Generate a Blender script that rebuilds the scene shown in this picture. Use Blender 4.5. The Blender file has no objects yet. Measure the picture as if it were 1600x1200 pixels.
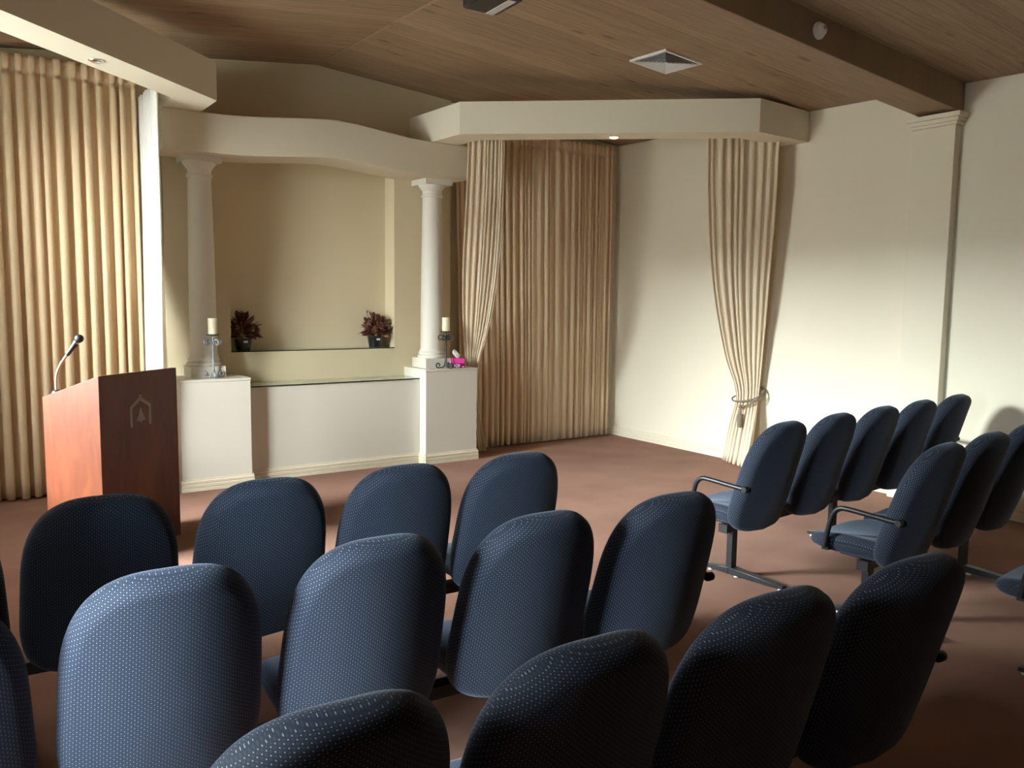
import bpy, bmesh, math, random
from mathutils import Vector, Matrix
PI = math.pi
SC = bpy.context.scene
COL = SC.collection
random.seed(7)

# ------------------------------------------------------------------ helpers
class MB:
    """collects shapes and links them as one mesh object"""
    def __init__(self):
        self.v = []; self.f = []; self.m = []; self.uv = {}
    def add(self, verts, faces, mi=0):
        o = len(self.v)
        self.v += [tuple(p) for p in verts]
        for f in faces:
            self.f.append([i + o for i in f]); self.m.append(mi)
        return o
    def box(self, x0, x1, y0, y1, z0, z1, mi=0):
        v = [(x, y, z) for x in (x0, x1) for y in (y0, y1) for z in (z0, z1)]
        self.add(v, [(0, 1, 3, 2), (4, 6, 7, 5), (0, 4, 5, 1), (2, 3, 7, 6), (0, 2, 6, 4), (1, 5, 7, 3)], mi)
    def obox(self, M, hx, hy, hz, mi=0):
        v = [M @ Vector((x, y, z)) for x in (-hx, hx) for y in (-hy, hy) for z in (-hz, hz)]
        self.add(v, [(0, 1, 3, 2), (4, 6, 7, 5), (0, 4, 5, 1), (2, 3, 7, 6), (0, 2, 6, 4), (1, 5, 7, 3)], mi)
    def hexa(self, b, t, mi=0):
        """b, t: four bottom and four top points, same order"""
        self.add(list(b) + list(t), [(3, 2, 1, 0), (4, 5, 6, 7)] + [(i, (i + 1) % 4, 4 + (i + 1) % 4, 4 + i) for i in range(4)], mi)
    def prism(self, poly, z0, z1, mi=0, fn=None):
        """poly: 2-D outline extruded along the third axis; fn maps (a,b,c) to xyz"""
        fn = fn or (lambda a, b, c: (a, b, c))
        n = len(poly)
        v = [fn(a, b, z0) for a, b in poly] + [fn(a, b, z1) for a, b in poly]
        self.add(v, [list(range(n))[::-1], list(range(n, 2 * n))] + [(i, (i + 1) % n, n + (i + 1) % n, n + i) for i in range(n)], mi)
    def lathe(self, prof, c=(0, 0, 0), n=32, mi=0, M=None):
        """prof: (radius, height) pairs from bottom to top"""
        vs = []
        for r, z in prof:
            for k in range(n):
                a = 2 * PI * k / n
                p = Vector((r * math.cos(a), r * math.sin(a), z))
                if M: p = M @ p
                vs.append((p[0] + c[0], p[1] + c[1], p[2] + c[2]))
        fs = []
        L = len(prof)
        for j in range(L - 1):
            for k in range(n):
                k2 = (k + 1) % n
                fs.append((j * n + k, j * n + k2, (j + 1) * n + k2, (j + 1) * n + k))
        fs.append(list(range(n))[::-1]); fs.append([(L - 1) * n + k for k in range(n)])
        self.add(vs, fs, mi)
    def tube(self, pts, r, n=10, mi=0, closed=False):
        pts = [Vector(p) for p in pts]
        rs = r if isinstance(r, (list, tuple)) else [r] * len(pts)
        T = []
        for i in range(len(pts)):
            if closed: t = pts[(i + 1) % len(pts)] - pts[i - 1]
            else: t = pts[min(i + 1, len(pts) - 1)] - pts[max(i - 1, 0)]
            T.append(t.normalized())
        a = Vector((0, 0, 1)) if abs(T[0].z) < .9 else Vector((1, 0, 0))
        N = (a - T[0] * a.dot(T[0])).normalized()
        vs = []
        for i, p in enumerate(pts):
            N = (N - T[i] * N.dot(T[i])).normalized(); B = T[i].cross(N)
            for k in range(n):
                ang = 2 * PI * k / n
                vs.append(p + (N * math.cos(ang) + B * math.sin(ang)) * rs[i])
        fs = []
        m = len(pts)
        for i in range(m if closed else m - 1):
            i2 = (i + 1) % m
            for k in range(n):
                k2 = (k + 1) % n
                fs.append((i * n + k, i * n + k2, i2 * n + k2, i2 * n + k))
        if not closed:
            fs.append(list(range(n))[::-1]); fs.append([(m - 1) * n + k for k in range(n)])
        self.add(vs, fs, mi)
    def sphere(self, c, r, n=16, m=10, mi=0, sz=1.0):
        prof = []
        for j in range(m + 1):
            a = -PI / 2 + PI * j / m
            prof.append((max(1e-4, r * math.cos(a)), r * sz * math.sin(a)))
        self.lathe(prof, c, n, mi)
    def build(self, name, mats, parent=None, bevel=0, seg=2, solid=0, sharp=38, uvs=None):
        me = bpy.data.meshes.new(name)
        me.from_pydata(self.v, [], self.f)
        for m in (mats if isinstance(mats, (list, tuple)) else [mats]): me.materials.append(m)
        me.polygons.foreach_set('material_index', self.m)
        if uvs:
            lay = me.uv_layers.new(name='UVMap')
            for l in me.loops: lay.data[l.index].uv = uvs[l.vertex_index]
        bm = bmesh.new(); bm.from_mesh(me)
        if not uvs: bmesh.ops.recalc_face_normals(bm, faces=bm.faces)
        bm.to_mesh(me); bm.free()
        me.polygons.foreach_set('use_smooth', [True] * len(me.polygons))
        me.set_sharp_from_angle(angle=math.radians(sharp))
        o = bpy.data.objects.new(name, me); COL.objects.link(o)
        if parent: o.parent = parent
        if solid:
            s = o.modifiers.new('thickness', 'SOLIDIFY'); s.thickness = solid; s.offset = 0
        if bevel:
            b = o.modifiers.new('edges', 'BEVEL'); b.width = bevel; b.segments = seg; b.limit_method = 'ANGLE'; b.angle_limit = math.radians(40)
        return o

def smooth(P, n=6):
    P = [Vector(p) for p in P]; out = []
    for i in range(len(P) - 1):
        p0 = P[max(0, i - 1)]; p1 = P[i]; p2 = P[i + 1]; p3 = P[min(len(P) - 1, i + 2)]
        for k in range(n):
            t = k / n
            out.append(.5 * ((2 * p1) + (p2 - p0) * t + (2 * p0 - 5 * p1 + 4 * p2 - p3) * t * t + (3 * p1 - p0 - 3 * p2 + p3) * t ** 3))
    out.append(P[-1]); return out

def tag(o, label, cat, group=None):
    o['label'] = label; o['category'] = cat
    if group: o['group'] = group
    return o
def struct(o): o['kind'] = 'structure'; return o
def empty(name, loc=(0, 0, 0), rz=0):
    o = bpy.data.objects.new(name, None); COL.objects.link(o)
    o.location = loc; o.rotation_euler = (0, 0, rz); o.empty_display_size = .1
    return o
def copy_tree(o, parent=None):
    c = o.copy(); COL.objects.link(c)
    if parent: c.parent = parent
    for ch in list(o.children): copy_tree(ch, c)
    return c

# ------------------------------------------------------------------ materials
def mat(name):
    m = bpy.data.materials.new(name); m.use_nodes = True
    nt = m.node_tree
    return m, nt, nt.nodes['Principled BSDF'], nt.nodes['Material Output']
def simple(name, col, rough=.6, metal=0, spec=None, noise=None, bump=None, **kw):
    m, nt, b, out = mat(name)
    b.inputs['Base Color'].default_value = (*col, 1); b.inputs['Roughness'].default_value = rough
    b.inputs['Metallic'].default_value = metal
    if spec is not None: b.inputs['Specular IOR Level'].default_value = spec
    for k, v in kw.items(): b.inputs[k.replace('_', ' ')].default_value = v
    tc = nt.nodes.new('ShaderNodeTexCoord')
    if noise:
        sc, amt = noise
        n = nt.nodes.new('ShaderNodeTexNoise'); n.inputs['Scale'].default_value = sc; n.inputs['Detail'].default_value = 5
        nt.links.new(tc.outputs['Object'], n.inputs['Vector'])
        r = nt.nodes.new('ShaderNodeValToRGB')
        r.color_ramp.elements[0].position = .3; r.color_ramp.elements[1].position = .7
        r.color_ramp.elements[0].color = (*[c * (1 - amt) for c in col], 1)
        r.color_ramp.elements[1].color = (*[min(1, c * (1 + amt)) for c in col], 1)
        nt.links.new(n.outputs['Fac'], r.inputs['Fac']); nt.links.new(r.outputs['Color'], b.inputs['Base Color'])
    if bump:
        sc, st = bump
        n2 = nt.nodes.new('ShaderNodeTexNoise'); n2.inputs['Scale'].default_value = sc; n2.inputs['Detail'].default_value = 4
        nt.links.new(tc.outputs['Object'], n2.inputs['Vector'])
        bp = nt.nodes.new('ShaderNodeBump'); bp.inputs['Strength'].default_value = st; bp.inputs['Distance'].default_value = .01
        nt.links.new(n2.outputs['Fac'], bp.inputs['Height']); nt.links.new(bp.outputs['Normal'], b.inputs['Normal'])
    return m

M = {}
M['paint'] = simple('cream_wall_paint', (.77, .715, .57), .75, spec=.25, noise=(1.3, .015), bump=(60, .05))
M['trim'] = simple('cream_gloss_paint', (.76, .695, .555), .42, spec=.35, noise=(2, .015))
M['white'] = simple('white_satin_paint', (.72, .69, .61), .5, spec=.3, noise=(2, .015))
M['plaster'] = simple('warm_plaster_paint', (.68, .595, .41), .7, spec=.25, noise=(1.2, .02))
M['arch'] = simple('arch_paint', (.68, .61, .475), .72, spec=.25, noise=(1.2, .02))
M['black'] = simple('black_powder_coat', (.012, .013, .015), .38, spec=.45, bump=(300, .05))
M['plastic'] = simple('black_plastic', (.012, .012, .012), .45, noise=(20, .2))
M['iron'] = simple('grey_painted_iron', (.30, .33, .37), .38, metal=.3, noise=(40, .2))
M['iron_dark'] = simple('dark_wrought_iron', (.06, .06, .06), .45, metal=.5, noise=(40, .2))
M['wax'] = simple('ivory_wax', (.82, .76, .58), .45, noise=(15, .04), Subsurface_Weight=.15)
M['pot'] = simple('black_pot', (.006, .008, .007), .3, noise=(25, .2))
M['silver'] = simple('satin_chrome', (.75, .75, .74), .22, metal=1, noise=(30, .03))
M['glide'] = simple('clear_glide', (.5, .5, .5), .25, noise=(30, .05))
M['pink'] = simple('pink_card', (.78, .06, .36), .4, noise=(20, .05))
M['magenta'] = simple('dark_magenta_print', (.18, .008, .09), .4, noise=(20, .1))
M['tissue'] = simple('white_tissue', (.85, .85, .86), .8, bump=(80, .3))
M['rope'] = simple('taupe_cord', (.25, .20, .145), .8, bump=(350, .8), noise=(120, .2))
M['detector'] = simple('white_plastic', (.78, .77, .75), .4, noise=(20, .02))
M['stem'] = simple('dry_stem', (.10, .07, .035), .7, noise=(30, .3))
M['leaf'] = simple('dried_burgundy_leaf', (.11, .030, .021), .6, noise=(9, .6))
M['leafb'] = simple('dried_brown_leaf', (.24, .10, .05), .65, noise=(9, .5))
M['petal'] = simple('dusty_rose_petal', (.24, .10, .085), .7, noise=(12, .4))
M['logo'] = simple('pale_inlay', (.24, .19, .15), .5, noise=(30, .05))
M['paper'] = simple('white_print', (.8, .8, .8), .5, noise=(30, .02))
M['grille'] = simple('grille_aluminium', (.62, .63, .62), .4, metal=.2, noise=(20, .05))

def m_carpet():
    m, nt, b, out = mat('rose_brown_carpet'); L = nt.links.new
    tc = nt.nodes.new('ShaderNodeTexCoord')
    n1 = nt.nodes.new('ShaderNodeTexNoise'); n1.inputs['Scale'].default_value = 420; n1.inputs['Detail'].default_value = 4
    n2 = nt.nodes.new('ShaderNodeTexNoise'); n2.inputs['Scale'].default_value = 1.6; n2.inputs['Detail'].default_value = 6
    for n in (n1, n2): L(tc.outputs['Object'], n.inputs['Vector'])
    r = nt.nodes.new('ShaderNodeValToRGB'); e = r.color_ramp.elements
    e[0].position = .32; e[1].position = .68; e[0].color = (.21, .102, .065, 1); e[1].color = (.36, .188, .128, 1)
    L(n1.outputs['Fac'], r.inputs['Fac'])
    r2 = nt.nodes.new('ShaderNodeValToRGB'); e = r2.color_ramp.elements
    e[0].position = .33; e[1].position = .62; e[0].color = (.80, .78, .77, 1); e[1].color = (1.05, 1.04, 1.04, 1)
    L(n2.outputs['Fac'], r2.inputs['Fac'])
    mx = nt.nodes.new('ShaderNodeMix'); mx.data_type = 'RGBA'; mx.blend_type = 'MULTIPLY'; mx.inputs['Factor'].default_value = 1
    L(r.outputs['Color'], mx.inputs['A']); L(r2.outputs['Color'], mx.inputs['B']); L(mx.outputs['Result'], b.inputs['Base Color'])
    b.inputs['Roughness'].default_value = .95; b.inputs['Specular IOR Level'].default_value = .1
    b.inputs['Sheen Weight'].default_value = .05; b.inputs['Sheen Roughness'].default_value = .6
    bp = nt.nodes.new('ShaderNodeBump'); bp.inputs['Strength'].default_value = .6; bp.inputs['Distance'].default_value = .006
    L(n1.outputs['Fac'], bp.inputs['Height']); L(bp.outputs['Normal'], b.inputs['Normal'])
    return m
M['carpet'] = m_carpet()

def m_boards(name, dark, light, bw=.135, knots=True):
    """tongue-and-groove boards running along X"""
    m, nt, b, out = mat(name); L = nt.links.new; N = nt.nodes.new
    tc = N('ShaderNodeTexCoord'); sep = N('ShaderNodeSeparateXYZ'); L(tc.outputs['Object'], sep.inputs[0])
    dv = N('ShaderNodeMath'); dv.operation = 'DIVIDE'; dv.inputs[1].default_value = bw; L(sep.outputs['Y'], dv.inputs[0])
    fl = N('ShaderNodeMath'); fl.operation = 'FLOOR'; L(dv.outputs[0], fl.inputs[0])
    fr = N('ShaderNodeMath'); fr.operation = 'FRACT'; L(dv.outputs[0], fr.inputs[0])
    wn = N('ShaderNodeTexWhiteNoise'); wn.noise_dimensions = '1D'; L(fl.outputs[0], wn.inputs['W'])
    off = N('ShaderNodeMath'); off.operation = 'MULTIPLY'; off.inputs[1].default_value = 7.3; L(wn.outputs['Value'], off.inputs[0])
    ax = N('ShaderNodeMath'); ax.operation = 'ADD'; L(sep.outputs['X'], ax.inputs[0]); L(off.outputs[0], ax.inputs[1])
    cb = N('ShaderNodeCombineXYZ'); L(ax.outputs[0], cb.inputs['X']); L(sep.outputs['Y'], cb.inputs['Y'])
    mp = N('ShaderNodeMapping'); mp.inputs['Scale'].default_value = (1.6, 26, 1); L(cb.outputs[0], mp.inputs['Vector'])
    g = N('ShaderNodeTexNoise'); g.inputs['Scale'].default_value = 1.6; g.inputs['Detail'].default_value = 8; g.inputs['Roughness'].default_value = .65
    L(mp.outputs[0], g.inputs['Vector'])
    r = N('ShaderNodeValToRGB'); e = r.color_ramp.elements
    e[0].position = .28; e[1].position = .72; e[0].color = (*dark, 1); e[1].color = (*light, 1); L(g.outputs['Fac'], r.inputs['Fac'])
    hv = N('ShaderNodeHueSaturation'); L(r.outputs['Color'], hv.inputs['Color'])
    vv = N('ShaderNodeMapRange'); vv.inputs['To Min'].default_value = .86; vv.inputs['To Max'].default_value = 1.12
    L(wn.outputs['Value'], vv.inputs['Value']); L(vv.outputs[0], hv.inputs['Value'])
    cur = hv.outputs['Color']
    if knots:
        mp2 = N('ShaderNodeMapping'); mp2.inputs['Scale'].default_value = (1.5, 5, 1); L(cb.outputs[0], mp2.inputs['Vector'])
        vo = N('ShaderNodeTexVoronoi'); vo.inputs['Scale'].default_value = 1.2; L(mp2.outputs[0], vo.inputs['Vector'])
        kr = N('ShaderNodeMapRange'); kr.inputs['From Min'].default_value = .04; kr.inputs['From Max'].default_value = .17
        kr.inputs['To Min'].default_value = .35; kr.inputs['To Max'].default_value = 1; L(vo.outputs['Distance'], kr.inputs['Value'])
        mk = N('ShaderNodeMix'); mk.data_type = 'RGBA'; mk.blend_type = 'MULTIPLY'; mk.inputs['Factor'].default_value = .8
        L(cur, mk.inputs['A']); L(kr.outputs[0], mk.inputs['B']); cur = mk.outputs['Result']
    # groove between boards
    d = N('ShaderNodeMath'); d.operation = 'PINGPONG'; d.inputs[1].default_value = .5; L(fr.outputs[0], d.inputs[0])
    gr = N('ShaderNodeMapRange'); gr.inputs['From Min'].default_value = 0; gr.inputs['From Max'].default_value = .035
    L(d.outputs[0], gr.inputs['Value'])
    gc = N('ShaderNodeMapRange'); gc.inputs['To Min'].default_value = .6; gc.inputs['To Max'].default_value = 1; L(gr.outputs[0], gc.inputs['Value'])
    mg = N('ShaderNodeMix'); mg.data_type = 'RGBA'; mg.blend_type = 'MULTIPLY'; mg.inputs['Factor'].default_value = 1
    L(cur, mg.inputs['A']); L(gc.outputs[0], mg.inputs['B']); L(mg.outputs['Result'], b.inputs['Base Color'])
    bp = N('ShaderNodeBump'); bp.inputs['Strength'].default_value = .35; bp.inputs['Distance'].default_value = .004
    L(gr.outputs[0], bp.inputs['Height']); L(bp.outputs['Normal'], b.inputs['Normal'])
    b.inputs['Roughness'].default_value = .55; b.inputs['Specular IOR Level'].default_value = .3
    return m
M['ceiling'] = m_boards('stained_ceiling_boards', (.235, .155, .09), (.38, .265, .165))
M['beam'] = m_boards('stained_beam_timber', (.26, .17, .10), (.38, .26, .165), bw=2.0)

def m_wood():
    m, nt, b, out = mat('cherry_veneer'); L = nt.links.new; N = nt.nodes.new
    tc = N('ShaderNodeTexCoord')
    mp = N('ShaderNodeMapping'); mp.inputs['Scale'].default_value = (9, 9, 2.2); L(tc.outputs['Object'], mp.inputs['Vector'])
    n = N('ShaderNodeTexNoise'); n.inputs['Scale'].default_value = 1.2; n.inputs['Detail'].default_value = 7; n.inputs['Distortion'].default_value = 1.1
    L(mp.outputs[0], n.inputs['Vector'])
    r = N('ShaderNodeValToRGB'); e = r.color_ramp.elements
    e[0].position = .25; e[1].position = .75; e[0].color = (.072, .0150, .004, 1); e[1].color = (.140, .033, .0085, 1)
    L(n.outputs['Fac'], r.inputs['Fac']); L(r.outputs['Color'], b.inputs['Base Color'])
    b.inputs['Roughness'].default_value = .45; b.inputs['Specular IOR Level'].default_value = .38
    return m
M['wood'] = m_wood()

def m_fabric():
    m, nt, b, out = mat('navy_pin_dot_upholstery'); L = nt.links.new; N = nt.nodes.new
    uv = N('ShaderNodeUVMap')
    def lattice(ox, oy, rad):
        mp = N('ShaderNodeMapping'); mp.inputs['Scale'].default_value = (1 / .0150, 1 / .0130, 1); mp.inputs['Location'].default_value = (ox, oy, 0)
        L(uv.outputs[0], mp.inputs['Vector'])
        fr = N('ShaderNodeVectorMath'); fr.operation = 'FRACTION'; L(mp.outputs[0], fr.inputs[0])
        sb = N('ShaderNodeVectorMath'); sb.operation = 'SUBTRACT'; sb.inputs[1].default_value = (.5, .5, 0); L(fr.outputs[0], sb.inputs[0])
        ml = N('ShaderNodeVectorMath'); ml.operation = 'MULTIPLY'; ml.inputs[1].default_value = (1, 1, 0); L(sb.outputs[0], ml.inputs[0])
        ln = N('ShaderNodeVectorMath'); ln.operation = 'LENGTH'; L(ml.outputs[0], ln.inputs[0])
        mr = N('ShaderNodeMapRange'); mr.inputs['From Min'].default_value = rad; mr.inputs['From Max'].default_value = rad * .45
        L(ln.outputs['Value'], mr.inputs['Value'])
        return mr.outputs[0]
    a, c = lattice(0, 0, .125), lattice(.5, .5, .125)
    mx = N('ShaderNodeMath'); mx.operation = 'MAXIMUM'; L(a, mx.inputs[0]); L(c, mx.inputs[1])
    a2, c2 = lattice(.5, 0, .22), lattice(0, .5, .22)
    mx2 = N('ShaderNodeMath'); mx2.operation = 'MAXIMUM'; L(a2, mx2.inputs[0]); L(c2, mx2.inputs[1])
    wv = N('ShaderNodeTexNoise'); wv.inputs['Scale'].default_value = 900; wv.inputs['Detail'].default_value = 2; L(uv.outputs[0], wv.inputs['Vector'])
    base = N('ShaderNodeMix'); base.data_type = 'RGBA'; base.inputs['A'].default_value = (.006, .0085, .015, 1); base.inputs['B'].default_value = (.020, .027, .045, 1)
    L(wv.outputs['Fac'], base.inputs['Factor'])
    m1 = N('ShaderNodeMix'); m1.data_type = 'RGBA'; m1.inputs['B'].default_value = (.036, .048, .075, 1)
    h = N('ShaderNodeMath'); h.operation = 'MULTIPLY'; h.inputs[1].default_value = .45; L(mx2.outputs[0], h.inputs[0])
    L(h.outputs[0], m1.inputs['Factor']); L(base.outputs['Result'], m1.inputs['A'])
    m2 = N('ShaderNodeMix'); m2.data_type = 'RGBA'; m2.inputs['B'].default_value = (.17, .205, .26, 1)
    L(mx.outputs[0], m2.inputs['Factor']); L(m1.outputs['Result'], m2.inputs['A'])
    L(m2.outputs['Result'], b.inputs['Base Color'])
    b.inputs['Roughness'].default_value = .8; b.inputs['Specular IOR Level'].default_value = .2
    b.inputs['Sheen Weight'].default_value = .22; b.inputs['Sheen Roughness'].default_value = .4; b.inputs['Sheen Tint'].default_value = (.62, .74, .95, 1)
    bp = N('ShaderNodeBump'); bp.inputs['Strength'].default_value = .4; bp.inputs['Distance'].default_value = .001
    L(wv.outputs['Fac'], bp.inputs['Height']); L(bp.outputs['Normal'], b.inputs['Normal'])
    return m
M['fabric'] = m_fabric()

def m_cloth(name, col, trans, tcol=None):
    m, nt, b, out = mat(name); L = nt.links.new; N = nt.nodes.new
    tc = N('ShaderNodeTexCoord'); n = N('ShaderNodeTexNoise'); n.inputs['Scale'].default_value = 260; n.inputs['Detail'].default_value = 2
    L(tc.outputs['Object'], n.inputs['Vector'])
    r = N('ShaderNodeValToRGB'); e = r.color_ramp.elements; e[0].position = .3; e[1].position = .7
    e[0].color = (*[c * .93 for c in col], 1); e[1].color = (*[min(1, c * 1.05) for c in col], 1)
    L(n.outputs['Fac'], r.inputs['Fac']); L(r.outputs['Color'], b.inputs['Base Color'])
    b.inputs['Roughness'].default_value = .9; b.inputs['Specular IOR Level'].default_value = .12
    t = N('ShaderNodeBsdfTranslucent'); t.inputs['Color'].default_value = (*(tcol or col), 1)
    mx = N('ShaderNodeMixShader'); mx.inputs[0].default_value = trans
    L(b.outputs[0], mx.inputs[1]); L(t.outputs[0], mx.inputs[2]); L(mx.outputs[0], out.inputs['Surface'])
    return m
M['curtain'] = m_cloth('beige_curtain_cloth', (.75, .58, .375), .15)
M['curtain_back'] = m_cloth('lightened_curtain_cloth', (.78, .625, .43), .12)  # same curtain cloth, colour lightened to stand in for missing light
M['drape'] = m_cloth('cream_drape_cloth', (.77, .66, .49), .10)
M['lit_drape'] = m_cloth('lit_drape_cloth', (.86, .85, .82), .35)  # drape cloth whitened: the overexposing daylight is put into its colour

def m_glass_slab():
    m, nt, b, out = mat('pale_green_glass')
    b.inputs['Base Color'].default_value = (.46, .50, .40, 1); b.inputs['Roughness'].default_value = .08
    b.inputs['Specular IOR Level'].default_value = .6
    n = nt.nodes.new('ShaderNodeTexNoise'); n.inputs['Scale'].default_value = 3
    mr = nt.nodes.new('ShaderNodeMapRange'); mr.inputs['To Min'].default_value = .06; mr.inputs['To Max'].default_value = .12
    nt.links.new(n.outputs['Fac'], mr.inputs['Value']); nt.links.new(mr.outputs[0], b.inputs['Roughness'])
    return m
M['glass'] = m_glass_slab()
M['glass_edge'] = simple('dark_green_glass_edge', (.012, .02, .014), .15, noise=(10, .1))
def m_pane():
    m, nt, b, out = mat('window_glass'); L = nt.links.new
    g = nt.nodes.new('ShaderNodeBsdfGlossy'); g.inputs['Roughness'].default_value = .02
    t = nt.nodes.new('ShaderNodeBsdfTransparent'); t.inputs['Color'].default_value = (.95, .97, .96, 1)
    f = nt.nodes.new('ShaderNodeFresnel'); f.inputs['IOR'].default_value = 1.45
    mx = nt.nodes.new('ShaderNodeMixShader'); L(f.outputs[0], mx.inputs[0]); L(t.outputs[0], mx.inputs[1]); L(g.outputs[0], mx.inputs[2])
    L(mx.outputs[0], out.inputs['Surface'])
    return m
M['pane'] = m_pane()
def m_emit(name, col, s):
    m, nt, b, out = mat(name)
    b.inputs['Emission Color'].default_value = (*col, 1); b.inputs['Emission Strength'].default_value = s
    return m
M['lamp'] = m_emit('warm_lamp', (1, .72, .32), 14)

# ------------------------------------------------------------------ room shell
XL, XR, YB, YF = -.80, 6.68, 7.62, -3.0
RX = 2.95
def zc(x, y):
    return 3.594 + .02 * y - (.085 * (x - RX) if x > RX else .106 * (RX - x))
b = MB(); b.box(XL - .2, XR + .2, YF - .2, YB + .4, -.1, 0); struct(b.build('floor', M['carpet']))
b = MB()
for xa, xb in ((XL - .2, RX), (RX, XR + .2)):
    q = [(xa, YF - .2), (xb, YF - .2), (xb, YB + .4), (xa, YB + .4)]
    b.hexa([(x, y, zc(x, y)) for x, y in q], [(x, y, zc(x, y) + .12) for x, y in q])
struct(b.build('ceiling', M['ceiling']))
# ridge strip where the two slopes meet
b = MB()
b.hexa([(RX - .012, YF, zc(RX, YF) - .004), (RX + .012, YF, zc(RX, YF) - .004), (RX + .012, YB, zc(RX, YB) - .004), (RX - .012, YB, zc(RX, YB) - .004)],
       [(RX - .012, YF, zc(RX, YF) + .02), (RX + .012, YF, zc(RX, YF) + .02), (RX + .012, YB, zc(RX, YB) + .02), (RX - .012, YB, zc(RX, YB) + .02)])
struct(b.build('trim_1', M['beam']))
HT = 4.0
NX0, NX1, NZ0, NZ1, NY, ND = 2.125, 3.742, 1.118, 2.90, 7.57, .21
for nm, q in (('wall_back_left', (XL, 1.585, YB, YB + .3, 0, HT)), ('wall_back_right', (4.385, XR, YB, YB + .3, 0, HT)),
              ('wall_niche_left', (1.585, NX0, NY, YB + .3, 0, HT)), ('wall_niche_right', (NX1, 4.385, NY, YB + .3, 0, HT)),
              ('wall_niche_lower', (NX0, NX1, NY, YB + .3, 0, NZ0)), ('wall_niche_upper', (NX0, NX1, NY, YB + .3, NZ1, HT)),
              ('wall_niche_back', (NX0, NX1, NY + ND, YB + .3, NZ0, NZ1))):
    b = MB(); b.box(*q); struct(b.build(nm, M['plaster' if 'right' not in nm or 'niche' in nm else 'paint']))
b = MB(); b.box(XR, XR + .2, YF, YB, 0, HT); struct(b.build('wall_right', M['paint']))
b = MB(); b.box(XL, XR, YF - .2, YF, 0, HT); struct(b.build('wall_front', M['beam']))  # unseen wall behind the camera, dark timber added so it bounces less light
WINS = [(4.9, 6.45, .9, 2.95), (1.30, 1.95, .5, 1.95)]
b = MB()
ys = [YF] + [q for w in sorted(WINS) for q in w[:2]] + [YB]
for i in range(0, len(ys), 2): b.box(XL - .2, XL, ys[i], ys[i + 1], 0, HT)
for y0, y1, z0, z1 in WINS:
    b.box(XL - .2, XL, y0, y1, 0, z0); b.box(XL - .2, XL, y0, y1, z1, HT)
struct(b.build('wall_left', M['paint']))
for i, (y0, y1, z0, z1) in enumerate(WINS):
    b = MB(); t = .045
    b.box(XL - .14, XL - .07, y0, y0 + t, z0, z1); b.box(XL - .14, XL - .07, y1 - t, y1, z0, z1)
    b.box(XL - .14, XL - .07, y0 + t, y1 - t, z0, z0 + t); b.box(XL - .14, XL - .07, y0 + t, y1 - t, z1 - t, z1)
    ym = (y0 + y1) / 2
    b.box(XL - .13, XL - .08, ym - .02, ym + .02, z0 + t, z1 - t)
    o = struct(b.build('window_%d' % (i + 1), M['white'], bevel=.004))
    g = MB(); g.box(XL - .107, XL - .102, y0 + t, y1 - t, z0 + t, z1 - t); g.build('pane', M['pane'], o)

def skirting(b, p0, p1, n, h=.115, d=.020):
    """moulded skirting from p0 to p1, n = direction out of the wall"""
    prof = [(0, 0), (d * 1.25, 0), (d * 1.25, h * .24), (d * .75, h * .28), (d * 1.15, h * .34), (d * 1.15, h * .55), (d * .65, h * .60), (d * 1.0, h * .66), (d * 1.0, h * .82), (d * .45, h * .88), (d * .45, h), (0, h)]
    P0, P1 = Vector((*p0, 0)), Vector((*p1, 0)); N_ = Vector((*n, 0))
    m = len(prof)
    v = [P0 + N_ * a + Vector((0, 0, z)) for a, z in prof] + [P1 + N_ * a + Vector((0, 0, z)) for a, z in prof]
    b.add(v, [list(range(m))[::-1], list(range(m, 2 * m))] + [(i, (i + 1) % m, m + (i + 1) % m, m + i) for i in range(m)])
b = MB(); skirting(b, (XR, YF), (XR, 3.53), (-1, 0)); skirting(b, (XR, 3.93), (XR, YB), (-1, 0)); skirting(b, (XR - .085, 3.53), (XR - .085, 3.93), (-1, 0))
struct(b.build('baseboard_right', M['trim']))
b = MB(); skirting(b, (4.45, YB), (XR - .018, YB), (0, -1)); skirting(b, (XL, YB), (1.57, YB), (0, -1)); struct(b.build('baseboard_back', M['trim']))

# timber beam and the pilaster that carries it
b = MB()
ya, yb = 3.55, 3.905
def zb_(x): return 3.145 + .085 * (XR - x)
x0, x1 = RX, XR
b.hexa([(x0, ya, zb_(x0) - .02), (x1, ya, zb_(x1) - .02), (x1, yb, zb_(x1)), (x0, yb, zb_(x0))],
       [(x0, ya, zc(x0, ya) + .03), (x1, ya, zc(x1, ya) + .03), (x1, yb, zc(x1, yb) + .03), (x0, yb, zc(x0, yb) + .03)])
struct(b.build('trim_2', M['beam'], bevel=.006))
b = MB()
b.box(XR - .085, XR, 3.56, 3.90, 0, 3.03)
for d, z0, z1 in ((.02, 3.03, 3.055), (.035, 3.055, 3.085), (.055, 3.085, 3.122)):
    b.box(XR - .085 - d, XR, 3.56 - d, 3.90 + d * .9, z0, z1)
struct(b.build('trim_3', M['paint'], bevel=.004))

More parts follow.
